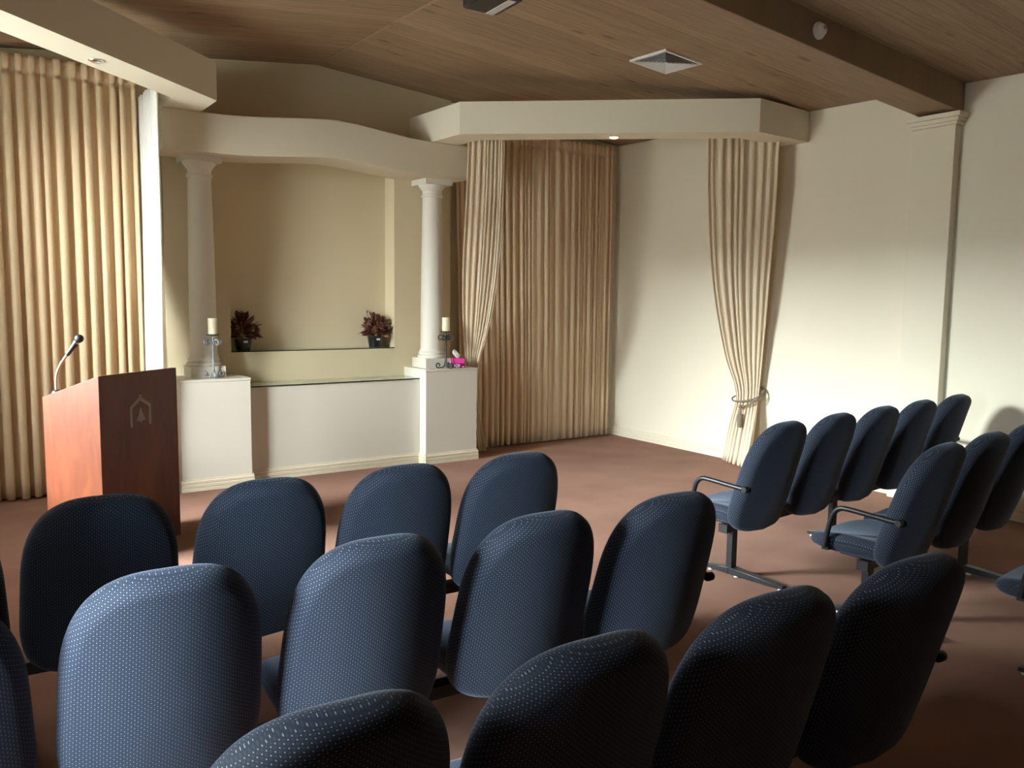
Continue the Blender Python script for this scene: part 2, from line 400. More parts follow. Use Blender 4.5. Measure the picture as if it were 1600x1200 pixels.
# ------------------------------------------------------------------ pelmets
def offset_path(P, t):
    out = []
    for i, p in enumerate(P):
        p = Vector(p)
        d1 = (Vector(P[i]) - Vector(P[i - 1])).normalized() if i else None
        d2 = (Vector(P[i + 1]) - Vector(P[i])).normalized() if i < len(P) - 1 else None
        ns = [Vector((-d.y, d.x)) for d in (d1, d2) if d is not None]
        n = sum(ns, Vector((0, 0))).normalized()
        out.append(p + n * (t / max(.3, n.dot(ns[0]))))
    return out
def ribbon(b, P, Q, z0, z1):
    for i in range(len(P) - 1):
        q = [P[i], P[i + 1], Q[i + 1], Q[i]]
        b.hexa([(a[0], a[1], z0) for a in q], [(a[0], a[1], z1) for a in q])
PR = [(3.905, YB - .051), (3.935, 6.64), (5.945, 4.93), (XR, 4.965)]
PLm = [(XL, 4.90), (-.02, 4.905), (1.802, 6.65), (1.80, YB - .051)]
def pelmet(P, flip, label):
    Q = offset_path(P, .29 if not flip else .29)
    b = MB(); n = len(P)
    ring = [tuple(p) for p in P] + [tuple(q) for q in reversed(Q)]
    v = [(x, y, 3.10) for x, y in ring] + [(x, y, min(3.385, zc(x, y) - .002)) for x, y in ring]
    m = len(ring); f = []
    for i in range(n - 1):
        f.append((i, i + 1, m - 2 - i, m - 1 - i)); f.append((m + i, m + i + 1, m + m - 2 - i, m + m - 1 - i))
    f += [(i, (i + 1) % m, m + (i + 1) % m, m + i) for i in range(m)]
    b.add(v, f)
    return tag(b.build('pelmet', M['paint'], sharp=20), label, 'pelmet', None)
pelmet(PR, False, 'long cream box pelmet over the right-hand alcove, with the glowing downlight in it')
pelmet(PLm, True, 'long cream box pelmet over the left curtain, with an unlit downlight in it')

def downlight(name, loc, lit, label):
    r = empty(name, loc)
    b = MB(); prof = [(.03, -.002), (.043, -.004), (.05, -.002), (.05, .002)]
    vs = []; n = 28
    b.tube([(.042 * math.cos(2 * PI * k / n), .042 * math.sin(2 * PI * k / n), -.002) for k in range(n)], .006, 8, closed=True)
    b.build('rim', M['silver'], r)
    b = MB(); b.lathe([(.038, -.002), (.038, -.008), (.030, -.014), (.012, -.018)], n=24); b.build('bulb', M['lamp'] if lit else M['silver'], r)
    tag(r, label, 'light')
downlight('downlight', (5.09, 5.86, 3.0985), True, 'small round downlight glowing warm under the right pelmet')
downlight('downlight', (.88, 5.98, 3.0985), False, 'small round unlit downlight under the left pelmet')

# ------------------------------------------------------------------ shrine: pedestals, counter, columns, arch
def pedestal(x0, x1, label):
    r = empty('pedestal', ((x0 + x1) / 2, 7.34, 0)); w = (x1 - x0) / 2
    b = MB(); b.box(-w, w, -.23, .23, 0, .91); b.build('body', M['white'], r, bevel=.003)
    b = MB(); b.box(-w - .004, w + .004, -.234, .23, .91, .93); b.build('top', M['white'], r, bevel=.003)
    b = MB()
    skirting(b, (-w - .012, -.23), (w + .012, -.23), (0, -1), .10); skirting(b, (-w, -.23), (-w, .23), (-1, 0), .10); skirting(b, (w, -.23), (w, .23), (1, 0), .10)
    b.build('base_moulding', M['trim'], r)
    return tag(r, label, 'pedestal', 'pedestals under the columns')
pedestal(1.575, 2.153, 'white pedestal box behind the wooden lectern, carrying the left column')
pedestal(3.85, 4.435, 'white pedestal box carrying the right column and the pink tissue box')
r = empty('counter', (3.0, 7.40, 0))
b = MB(); b.box(-.844, .847, -.165, .17, 0, .83); b.build('front_panel', M['white'], r)
b = MB(); skirting(b, (-.83, -.165), (.83, -.165), (0, -1), .10); b.build('base_moulding', M['trim'], r)
tag(r, 'low white counter wall between the two pedestals, under the glass shelf', 'counter')
def slab(name, x0, x1, y0, y1, z0, z1, label):
    b = MB(); b.box(x0, x1, y0, y1, z0, z1)
    for i, f in enumerate(b.f):
        n = i
    b.m = [1, 1, 1, 1, 0, 0]
    return tag(b.build(name, [M['glass'], M['glass_edge']]), label, 'shelf')
slab('glass_shelf', 2.158, 3.845, 7.225, 7.569, .832, .842, 'pale green glass shelf top on the low white counter between pedestals')
slab('glass_shelf', NX0 + .003, NX1 - .003, NY - .004, NY + ND - .003, NZ0 + .001, NZ0 + .010, 'dark-edged glass shelf at the foot of the wall niche under the flower pots')

def column(x, y, label):
    r = empty('column', (x, y, .93))
    b = MB(); b.box(-.145, .145, -.145, .145, 0, .095); b.build('plinth', M['white'], r, bevel=.003)
    b = MB(); b.lathe([(.138, .095), (.143, .105), (.143, .118), (.136, .127), (.128, .130), (.128, .138), (.134, .143), (.134, .152), (.124, .160), (.118, .175), (.113, .19)], n=48); b.build('base', M['white'], r)
    b = MB()
    prof = []
    for i in range(17):
        t = i / 16; prof.append((.112 - .018 * t ** 1.6, .19 + t * 1.49))
    b.lathe(prof, n=48); b.build('shaft', M['white'], r)
    b = MB(); b.lathe([(.094, 1.68), (.104, 1.685), (.106, 1.695), (.104, 1.705), (.095, 1.71), (.096, 1.745), (.103, 1.75), (.112, 1.765), (.128, 1.785), (.136, 1.80)], n=48)
    b.box(-.15, .15, -.15, .15, 1.80, 1.852); b.build('capital', M['white'], r)
    return tag(r, label, 'column', 'columns beside the niche')
column(1.845, 7.405, 'round white column left of the niche, behind the lectern')
column(4.075, 7.405, 'round white column right of the niche, sunlit beside the tissue box')

bot = [(1.505, 2.783), (1.95, 2.783), (2.10, 2.786), (2.25, 2.793), (2.50, 2.815), (2.75, 2.838), (2.88, 2.846), (2.95, 2.848), (3.02, 2.846), (3.15, 2.838), (3.40, 2.815), (3.65, 2.790), (3.78, 2.784), (3.92, 2.783), (4.33, 2.783)]
top = [(x, z + (.312 if abs(x - 2.92) > .95 else .315 + .012 * (1 - abs(x - 2.92) / .95))) for x, z in bot]
b = MB(); n = len(bot); y0, y1 = 7.11, 7.569
v = [(x, y, z) for y in (y0, y1) for x, z in bot + top]
f = []
for i in range(n - 1):
    for o in (0, 2 * n): f.append((o + i, o + i + 1, o + n + i + 1, o + n + i))
    f.append((i, i + 1, 2 * n + i + 1, 2 * n + i)); f.append((n + i, n + i + 1, 3 * n + i + 1, 3 * n + i))
f += [(0, n, 3 * n, 2 * n), (n - 1, 2 * n - 1, 4 * n - 1, 3 * n - 1)]
b.add(v, f)
tag(b.build('entablature', M['arch'], sharp=30), 'cream arched beam resting on the two columns above the niche', 'arch')

# ------------------------------------------------------------------ curtains
def sheet(path, zs, folds, amp, ns=None, seed=1, pinch=True, jitter=.35):
    """path(s, z) -> (x, y); folds displaced along the normal"""
    rnd = random.Random(seed); ns = ns or folds * 12
    wd = (Vector(path(1, zs[-1])) - Vector(path(0, zs[-1]))).length
    wts = [1 + rnd.uniform(-jitter, jitter) for _ in range(folds)]
    tot = sum(wts); cum = [0]
    for w in wts: cum.append(cum[-1] + w / tot)
    amps = [1 + rnd.uniform(-jitter, jitter) * .8 for _ in range(folds + 1)]
    tilt = [rnd.uniform(-.5, .5) for _ in range(folds + 1)]
    b = MB(); V = []; z0, z1 = zs[0], zs[-1]
    for z in zs:
        tz = (z - z0) / (z1 - z0)
        for i in range(ns + 1):
            s = i / ns
            k = 0
            while k < folds - 1 and s > cum[k + 1]: k += 1
            u = (s - cum[k]) / (cum[k + 1] - cum[k])
            th = 2 * PI * u
            A = amp(z) * (amps[k] * (1 - u) + amps[k + 1] * u)
            dn = A * (math.cos(th + tilt[k] * math.sin(th) * .8) + .18 * math.cos(2 * th + tilt[k]))
            dn += amp(z) * .12 * math.sin(2.1 * tz + k * 1.7)
            ds = .0; wid = wd * (cum[k + 1] - cum[k])
            if pinch:
                hd = (z1 - z)
                g = math.exp(-((hd - .12) / .024) ** 2)
                dn = dn * (1 - .45 * g) * (.8 if hd < .12 else 1) - .55 * amp(z) * g
                ds = -g * .085 * wid * math.sin(th)
            e = .004
            p = Vector(path(min(1, max(0, s)), z)); p2 = Vector(path(min(1, s + e), z)); p1 = Vector(path(max(0, s - e), z))
            d = (p2 - p1).normalized(); nn = Vector((d.y, -d.x))
            q = p + nn * dn + d * (A * .35 * math.sin(2 * th) + ds)
            V.append((q.x, q.y, z))
    F = []
    for j in range(len(zs) - 1):
        for i in range(ns):
            a = j * (ns + 1) + i; F.append((a, a + 1, a + ns + 2, a + ns + 1))
    b.add(V, F)
    return b
def lerp(a, c, t): return (a[0] + (c[0] - a[0]) * t, a[1] + (c[1] - a[1]) * t)
def zlist(z0, z1, n, head=True):
    L_ = [z0 + (z1 - z0) * i / n for i in range(n + 1)]
    if head: L_ += [z1 - d for d in (.03, .06, .08, .095, .108, .12, .132, .145, .16, .2, .26)]
    return sorted(set(round(z, 4) for z in L_))
# left curtain on the back wall
b = sheet(lambda s, z: (-.62 + 2.0 * s, 7.50), zlist(.015, 3.425, 22), 23, lambda z: .028 + .006 * (1 - z / 3.4), seed=3)
tag(b.build('curtain', M['curtain'], solid=.004, sharp=180), 'floor-length beige pleated curtain at the far left behind the lectern', 'curtain')
# back curtain of the right alcove
b = sheet(lambda s, z: (4.405 + .07 * max(0, min(1, (3.4 - z) / 2.4)) * (1 - s) + 2.135 * s, 7.545), zlist(.015, 3.40, 22), 29, lambda z: .0135 + .006 * (1 - z / 3.4), seed=11, jitter=.6)
tag(b.build('curtain', M['curtain_back'], solid=.004, sharp=180), 'wide beige curtain closed across the back of the right-hand alcove', 'curtain')

def keyed(keys, z):
    """cubic (finite-difference tangents) through the keys"""
    keys = sorted(keys); n = len(keys)
    if z <= keys[0][0]: return keys[0][1]
    if z >= keys[-1][0]: return keys[-1][1]
    for i in range(n - 1):
        za, va = keys[i]; zb2, vb = keys[i + 1]
        if z <= zb2:
            h = zb2 - za; t = (z - za) / h; out = []
            for c in range(len(va)):
                d = (vb[c] - va[c]) / h
                d0 = (va[c] - keys[i - 1][1][c]) / (za - keys[i - 1][0]) if i else d
                d1 = (keys[i + 2][1][c] - vb[c]) / (keys[i + 2][0] - zb2) if i + 2 < n else d
                m0, m1 = (d + d0) / 2, (d + d1) / 2
                out.append((2 * t**3 - 3 * t**2 + 1) * va[c] + (t**3 - 2 * t**2 + t) * h * m0 + (3 * t**2 - 2 * t**3) * vb[c] + (t**3 - t**2) * h * m1)
            return tuple(out)
# tied-back drape by the right wall
KR = [(.012, (6.555, 5.72, 6.40, 5.27)), (.42, (6.50, 5.60, 6.50, 5.29)), (.70, (6.455, 5.50, 6.585, 5.335)), (1.1, (6.36, 5.58, 6.58, 5.30)), (1.8, (6.15, 5.585, 6.52, 5.22)), (2.6, (6.02, 5.565, 6.48, 5.15)), (3.22, (5.97, 5.55, 6.46, 5.13))]
def pr(s, z):
    k = keyed(KR, z); return (k[0] + (k[2] - k[0]) * s, k[1] + (k[3] - k[1]) * s)
b = sheet(pr, zlist(.012, 3.22, 40, False), 9, lambda z: (.012 + .008 * min(1, abs(z - .70) / .8)), seed=21, pinch=False, jitter=.6)
tag(b.build('drape', M['drape'], solid=.004, sharp=180), 'cream drape tied back with a tasselled cord against the right wall', 'curtain')
# bright drape hanging edge-on beside the left column
KW = [(.012, (1.35, 7.2, 1.45, 7.02)), (.95, (1.372, 7.32, 1.435, 6.99)), (1.3, (1.38, 7.35, 1.43, 6.95)), (1.9, (1.41, 7.47, 1.42, 6.86)), (3.22, (1.412, 7.47, 1.407, 6.78))]
def pw(s, z):
    k = keyed(KW, z); return (k[0] + (k[2] - k[0]) * s, k[1] + (k[3] - k[1]) * s)
b = sheet(pw, zlist(.012, 3.22, 30, False), 7, lambda z: .011, seed=8, pinch=False)
tag(b.build('drape', M['lit_drape'], solid=.004, sharp=180), 'narrow drape white with strong daylight between the far left beige curtain and the left column', 'curtain')
# tied-back drape beside the right column
KL = [(.012, (4.52, 7.46, 4.72, 7.36)), (.60, (4.505, 7.44, 4.60, 7.36)), (.95, (4.485, 7.40, 4.55, 7.26)), (1.3, (4.35, 7.24, 4.54, 7.07)), (1.8, (4.25, 7.10, 4.53, 6.90)), (2.6, (4.22, 6.99, 4.51, 6.78)), (3.22, (4.22, 6.95, 4.50, 6.75))]
def pl(s, z):
    k = keyed(KL, z); return (k[0] + (k[2] - k[0]) * s, k[1] + (k[3] - k[1]) * s)
b = sheet(pl, zlist(.012, 3.22, 36, False), 9, lambda z: (.010 + .006 * min(1, abs(z - .9) / .9)), seed=23, pinch=False, jitter=.6)
tag(b.build('drape', M['drape'], solid=.004, sharp=180), 'cream drape gathered beside the right column, behind the tissue box', 'curtain')

# tieback cord with tassel
r = empty('curtain_tieback', (XR - .005, 5.30, .79))
def rel(p): return (p[0] - (XR - .005), p[1] - 5.30, p[2] - .79)
PA = [(6.672, 5.37, .79), (6.63, 5.305, .765), (6.565, 5.292, .72), (6.505, 5.34, .68), (6.468, 5.40, .66), (6.452, 5.445, .652)]
PB = [(6.672, 5.37, .778), (6.63, 5.30, .745), (6.56, 5.287, .69), (6.50, 5.335, .64), (6.465, 5.395, .612), (6.452, 5.442, .602)]
PC = [(6.452, 5.445, .652), (6.437, 5.51, .65), (6.47, 5.56, .67), (6.54, 5.54, .71), (6.62, 5.48, .76), (6.668, 5.43, .785), (6.672, 5.37, .79)]
loopA, loopB, loopC = [[rel(p) for p in smooth(P_)] for P_ in (PA, PB, PC)]
b = MB()
for L_ in (loopA, loopB, loopC): b.tube(L_, .008, 8)
b.build('cord', M['rope'], r)
b = MB(); c = rel((6.450, 5.438, .60)); b.sphere(c, .022, 14, 10); b.tube([c, (c[0], c[1], c[2] - .08)], .007, 8); b.build('knot', M['rope'], r)
b = MB(); b.lathe([(.017, -.20), (.026, -.205), (.027, -.19), (.026, -.09), (.022, -.075), (.012, -.068)], c, 20); b.build('tassel', M['rope'], r)
tag(r, 'taupe tieback cord with tassel around the drape on the right wall', 'tieback')

# ------------------------------------------------------------------ lectern
r = empty('lectern', (.745, 5.434, 0), math.atan2(.425, .532))
W, D = .682, .425; ZF, ZB = 1.148, 1.005
def side(x0, x1):
    b = MB(); b.prism([(0, 0), (D, 0), (D, ZB), (0, ZF)], x0, x1, fn=lambda a, c, t: (t, a, c)); return b
b = MB(); b.box(.019, W - .019, 0, .019, 0, ZF); b.build('front_panel', M['wood'], r, bevel=.0015)
side(0, .019).build('side_panel', M['wood'], r, bevel=.0015); side(W - .019, W).build('side_panel', M['wood'], r, bevel=.0015)
b = MB()
b.hexa([(.019, .019, ZF - .05), (W - .019, .019, ZF - .05), (W - .019, D, ZB - .03), (.019, D, ZB - .03)], [(.019, .019, ZF - .03), (W - .019, .019, ZF - .03), (W - .019, D, ZB - .008), (.019, D, ZB - .008)])
b.build('reading_top', M['wood'], r)
b = MB(); b.box(.019, W - .019, .03, D, .55, .57); b.build('shelf', M['wood'], r)
# emblem: open house outline with a tree inside
b = MB()
cx, cz, y = .338, .878, -.0015
out = [(-.094, -.075), (-.094, .055), (0, .115), (.094, .055), (.094, -.075)]
inn = [(-.072, -.075), (-.072, .040), (0, .088), (.072, .040), (.072, -.075)]
for i in range(4):
    q = [out[i], out[i + 1], inn[i + 1], inn[i]]
    b.hexa([(cx + a, y, cz + c) for a, c in q], [(cx + a, .003, cz + c) for a, c in q])
b.prism([(-.012, .105), (.012, .105), (.012, .125), (-.012, .125)], y, .003, fn=lambda a, c, t: (cx + a, t, cz + c))
tree = [(-.007, -.055), (.007, -.055), (.007, -.042), (.042, -.042), (.036, -.030), (.026, -.012), (.018, .008), (.010, .032), (0, .050), (-.010, .032), (-.018, .008), (-.026, -.012), (-.036, -.030), (-.042, -.042), (-.007, -.042)]
b.prism(tree, y, .003, fn=lambda a, c, t: (cx + a, t, cz + c))
o = b.build('emblem', M['logo'], r); o['label'] = 'pale house outline emblem with a small tree'
tag(r, 'cherry wood lectern with pale house emblem on its front', 'lectern')

r = empty('microphone', (.557, 5.749, 1.030))
MZ = []
b = MB(); b.lathe([(.03, -.012), (.03, .0), (.022, .012), (.012, .018)], n=20); b.build('base', M['plastic'], r)
pts = [(0, 0, .0), (-.002, .004, .06), (.006, .002, .12), (.03, -.01, .18), (.065, -.03, .235)]
b = MB(); b.tube(smooth(pts), .0075, 10); b.build('gooseneck', M['silver'], r)
d = (Vector(pts[-1]) - Vector(pts[-2])).normalized(); e = Vector(pts[-1])
rot = d.to_track_quat('Z', 'Y').to_matrix().to_4x4()
b = MB(); b.lathe([(.009, -.01), (.012, 0), (.014, .05), (.017, .075), (.017, .085)], e, 18, M=rot); b.build('handle', M['plastic'], r)
b = MB(); b.lathe([(.017, .085), (.019, .088), (.019, .094), (.017, .097)], e, 18, M=rot); b.build('collar', M['silver'], r)
b = MB(); c = e + d * .118; b.sphere(c, .0265, 20, 12); b.build('head', M['plastic'], r)
tag(r, 'gooseneck microphone with black head standing on the lectern', 'microphone')

# ------------------------------------------------------------------ candlesticks
def spiral(cx, cz, r0, r1, a0, a1, n=18):
    return [(cx + (r0 + (r1 - r0) * t) * math.cos(a0 + (a1 - a0) * t), cz + (r0 + (r1 - r0) * t) * math.sin(a0 + (a1 - a0) * t)) for t in [i / n for i in range(n + 1)]]
def candlestick(loc, rz, m, label, clabel):
    r = empty('candlestick', loc, rz)
    b = MB(); b.lathe([(.010, .03), (.010, .06), (.0085, .07), (.0085, .30), (.011, .31), (.011, .325), (.006, .335), (.006, .362)], n=16); b.build('stem', m, r)
    b = MB(); b.lathe([(.012, .358), (.048, .362), (.053, .368), (.053, .371), (.012, .371)], n=28); b.build('drip_plate', M['iron_dark'], r)
    for k in range(3):
        a = 2 * PI * k / 3 + .2; ca, sa = math.cos(a), math.sin(a)
        foot = [(.006, .075), (.012, .03), (.032, .009), (.058, .009)] + spiral(.074, .033, .0285, .010, -PI * .62, PI * 1.35)
        b = MB(); b.tube([(x * ca, x * sa, z) for x, z in foot], .0065, 8); b.build('foot', m, r)
    for k in range(4):
        a = PI * k / 2 + .1; ca, sa = math.cos(a), math.sin(a)
        arm = [(.008, .272), (.012, .30), (.030, .324)] + spiral(.060, .300, .031, .010, PI * .72, -PI * 1.0)
        b = MB(); b.tube([(x * ca, x * sa, z) for x, z in arm], .0062, 8); b.build('scroll', m, r)
    tag(r, label, 'candlestick', 'wrought iron candlesticks')
    c = MB(); c.lathe([(.036, 0), (.0375, .004), (.0375, .118), (.0385, .128), (.036, .134), (.030, .130), (.022, .119), (.004, .116)], n=28)
    o = empty('candle', (loc[0], loc[1], loc[2] + .3715)); c.build('wax', M['wax'], o)
    w = MB(); w.tube([(0, 0, .114), (.001, 0, .124), (.003, .001, .132)], .0016, 6); w.build('wick', M['plastic'], o)
    tag(o, clabel, 'candle', 'ivory pillar candles')
candlestick((1.875, 7.215, .93), .2, M['iron'], 'grey iron candlestick in front of the left column', 'ivory pillar candle on the candlestick by the left column')
candlestick((4.115, 7.185, .93), .5, M['iron_dark'], 'dark iron candlestick beside the pink tissue box', 'ivory pillar candle on the candlestick by the right column')

# ------------------------------------------------------------------ tissue box
r = empty('tissue_box', (4.285, 7.235, .93), -.35)
b = MB(); b.box(-.06, .06, -.055, .055, .045, .095); b.build('box', M['pink'], r, bevel=.002)
b = MB(); b.box(-.06, .06, -.055, .055, 0, .045); o = b.build('printed_band', M['magenta'], r, bevel=.001); o['label'] = 'dark magenta printed lower band'
b = MB()
def oval(cx, cz, rx, rz_, w):
    n = 20
    b.tube([(cx + rx * math.cos(2 * PI * k / n), -.0555, cz + rz_ * math.sin(2 * PI * k / n)) for k in range(n)], w, 6, closed=True)
oval(-.022, .022, .012, .013, .003); oval(-.002, .022, .010, .012, .003)
b.build('print', M['paper'], r)
for q in ((-.05, -.04, -.0568, -.0545, .010, .036), (.034, .05, -.0568, -.0545, .006, .016)):
    b = MB(); b.box(*q); b.build('print', M['paper'], r)
b = MB(); n = 18
V = []; F = []
rnd = random.Random(4)
rings = [(.012, .094), (.020, .108), (.030, .125), (.030, .140), (.018, .158), (.004, .172)]
for j, (q, z) in enumerate(rings):
    for k in range(n):
        a = 2 * PI * k / n; rr = q * (1 + .38 * math.sin(3 * a + j * .9) * (j / 6))
        V.append((rr * math.cos(a) * 1.1 - .008 * j, rr * math.sin(a) * .55, z + .01 * math.sin(2 * a) * (j > 2)))
for j in range(len(rings) - 1):
    for k in range(n): F.append((j * n + k, j * n + (k + 1) % n, (j + 1) * n + (k + 1) % n, (j + 1) * n + k))
F.append([(len(rings) - 1) * n + k for k in range(n)])
b.add(V, F); b.build('tissue', M['tissue'], r, sharp=60)
tag(r, 'pink tissue box with a white tissue on the right pedestal', 'tissue box')

# ------------------------------------------------------------------ dried flower pots
def leafshape(b, base, d, up, ln, w, mi):
    d = d.normalized(); s = d.cross(up)
    if s.length < 1e-3: s = Vector((1, 0, 0))
    s.normalize(); nrm = s.cross(d)
    pts = []
    for t, ww, c in ((0, .12, 0), (.3, .8, .06), (.6, 1, .05), (.85, .6, -.05), (1, .05, -.18)):
        p = base + d * (ln * t) + nrm * (c * ln)
        pts.append((p - s * (w * ww / 2), p + nrm * (-.12 * w * ww), p + s * (w * ww / 2)))
    V = [q for tri in pts for q in tri]; F = []
    for i in range(4):
        for k in range(2): F.append((i * 3 + k, i * 3 + k + 1, i * 3 + k + 4, i * 3 + k + 3))
    b.add(V, F, mi)
def flowers(loc, seed, label, plabel):
    rnd = random.Random(seed)
    r = empty('flower_pot', loc)
    b = MB(); b.lathe([(.056, 0), (.061, .004), (.070, .055), (.074, .088), (.078, .095), (.078, .104), (.071, .104), (.068, .09)], n=32); b.build('pot', M['pot'], r)
    b = MB(); b.box(-.018, .018, -.0775, -.069, .072, .090); b.build('tag', M['paper'], r)
    fo = MB()
    def lim(p):
        return Vector((max(-.15, min(.17, p.x)), max(-.14, min(.075, p.y)), p.z))
    for i in range(210):
        a = rnd.uniform(0, 2 * PI); el = rnd.uniform(-.45, 1.4); R_ = rnd.uniform(.02, .115)
        d = Vector((math.cos(a) * math.cos(el), math.sin(a) * math.cos(el), math.sin(el)))
        base = lim(Vector((0, -.015, .15)) + Vector((d.x * R_, d.y * R_ * .7, max(-.02, d.z * R_ * 1.25))))
        if base.y > .04: d.y = min(d.y, 0)
        leafshape(fo, base, d + Vector((0, 0, .2)), Vector((rnd.uniform(-1, 1), rnd.uniform(-1, 1), 1)), rnd.uniform(.05, .09), rnd.uniform(.024, .044), 0 if rnd.random() < .6 else 1)
    fo.build('foliage', [M['leaf'], M['leafb']], r, solid=.0012, sharp=60)
    for k in range(9):
        a = 2 * PI * k / 9 + rnd.uniform(-.2, .2); el = rnd.uniform(.1, 1.1); R_ = rnd.uniform(.085, .115)
        c = lim(Vector((math.cos(a) * math.cos(el) * R_, -.02 + math.sin(a) * math.cos(el) * R_ * .75, .145 + math.sin(el) * R_ * 1.25)))
        ax = (c - Vector((0, -.01, .10))).normalized()
        fl = MB()
        for ring, (nn, tilt, ln) in enumerate(((7, .95, .042), (5, .5, .034))):
            for j in range(nn):
                t = ax.orthogonal().normalized(); q = Matrix.Rotation(2 * PI * j / nn + ring * .4, 3, ax) @ t
                leafshape(fl, c, ax * (1 - tilt) + q * tilt, ax, ln, .024, 0)
        fl.sphere(c + ax * .006, .009, 10, 6, 1)
        fl.build('flower', [M['petal'] if k % 3 else M['leafb'], M['stem']], r, solid=.0012, sharp=60)
    sp = MB()
    tip = Vector((.015 if seed == 1 else -.085, -.01, .34 if seed == 1 else .365))
    P = smooth([(0, 0, .13), (tip.x * .4, -.005, .22), (tip.x * .9, -.01, .30), tip], 5); sp.tube(P, .0022, 6)
    for i in range(10):
        q = P[6 + i] if 6 + i < len(P) else P[-1]
        a = i * 2.4; leafshape(sp, Vector(q), Vector((math.cos(a), math.sin(a) * .6, .6)), Vector((0, 0, 1)), .03, .014, 0)
    sp.build('sprig', M['stem'], r, sharp=60)
    tag(r, label, 'potted flowers', 'dried flower pots in the niche')
flowers((2.262, 7.668, NZ0 + .0105), 1, 'dark pot of dried burgundy flowers at the left end of the niche', '')
flowers((3.575, 7.668, NZ0 + .0105), 2, 'dark pot of dried burgundy flowers at the right end of the niche', '')

# ------------------------------------------------------------------ ceiling fittings
slope = Matrix.Rotation(math.atan(.085), 4, 'Y') @ Matrix.Rotation(math.atan(.02), 4, 'X')
r = empty('air_vent', (4.86, 4.99, zc(4.86, 4.99) - .002)); r.rotation_euler = slope.to_euler()
b = MB(); S = .205
for x0, x1, y0, y1 in ((-S, S, -S, -S + .022), (-S, S, S - .022, S), (-S, -S + .022, -S + .022, S - .022), (S - .022, S, -S + .022, S - .022)): b.box(x0, x1, y0, y1, -.014, .002)
b.build('frame', M['detector'], r, bevel=.002)
b = MB(); b.box(-S + .02, S - .02, -S + .02, S - .02, -.0005, .001); b.build('back_plate', M['plastic'], r)
for k in range(7):
    b = MB(); a = S - .03 - k * .0245; a2 = a - .021; zo, zi = -.020, -.003
    o4 = [(-a, -a), (a, -a), (a, a), (-a, a)]; i4 = [(-a2, -a2), (a2, -a2), (a2, a2), (-a2, a2)]
    for i in range(4):
        j = (i + 1) % 4
        b.hexa([(*o4[i], zo), (*o4[j], zo), (*i4[j], zi), (*i4[i], zi)], [(*o4[i], zo + .002), (*o4[j], zo + .002), (*i4[j], zi + .002), (*i4[i], zi + .002)])
    b.build('louvre', M['grille'], r)
tag(r, 'square white four-way air vent in the timber ceiling', 'vent')
r = empty('smoke_detector', (4.814, 3.549, 3.400)); r.rotation_euler = (PI / 2, 0, 0)
b = MB(); b.lathe([(.055, 0), (.055, .012), (.050, .02), (.046, .022)], n=32); b.build('base', M['detector'], r)
b = MB(); b.lathe([(.040, .020), (.040, .034), (.034, .044), (.02, .049), (.006, .050)], n=32); b.build('dome', M['detector'], r)
b = MB(); b.lathe([(.012, .049), (.012, .052), (.004, .053)], (.0, .012, 0), 16); b.build('lens', M['silver'], r)
tag(r, 'round white detector fixed to the side of the timber beam', 'detector')
r = empty('projector', (2.745, 4.265, zc(2.745, 4.265)), math.radians(-3))
b = MB(); b.box(-.12, .12, -.15, .15, -.315, -.19); b.build('body', M['plastic'], r, bevel=.012)
b = MB(); b.lathe([(.022, -.20), (.022, -.01), (.06, -.008), (.06, .012)], n=20); b.build('mount', M['plastic'], r)
b = MB(); b.box(.035, .085, -.13, .145, -.318, -.314); o = b.build('grey_strip', M['grille'], r); o['label'] = 'grey strip under the body'
tag(r, 'black projector hanging from the timber ceiling', 'projector')

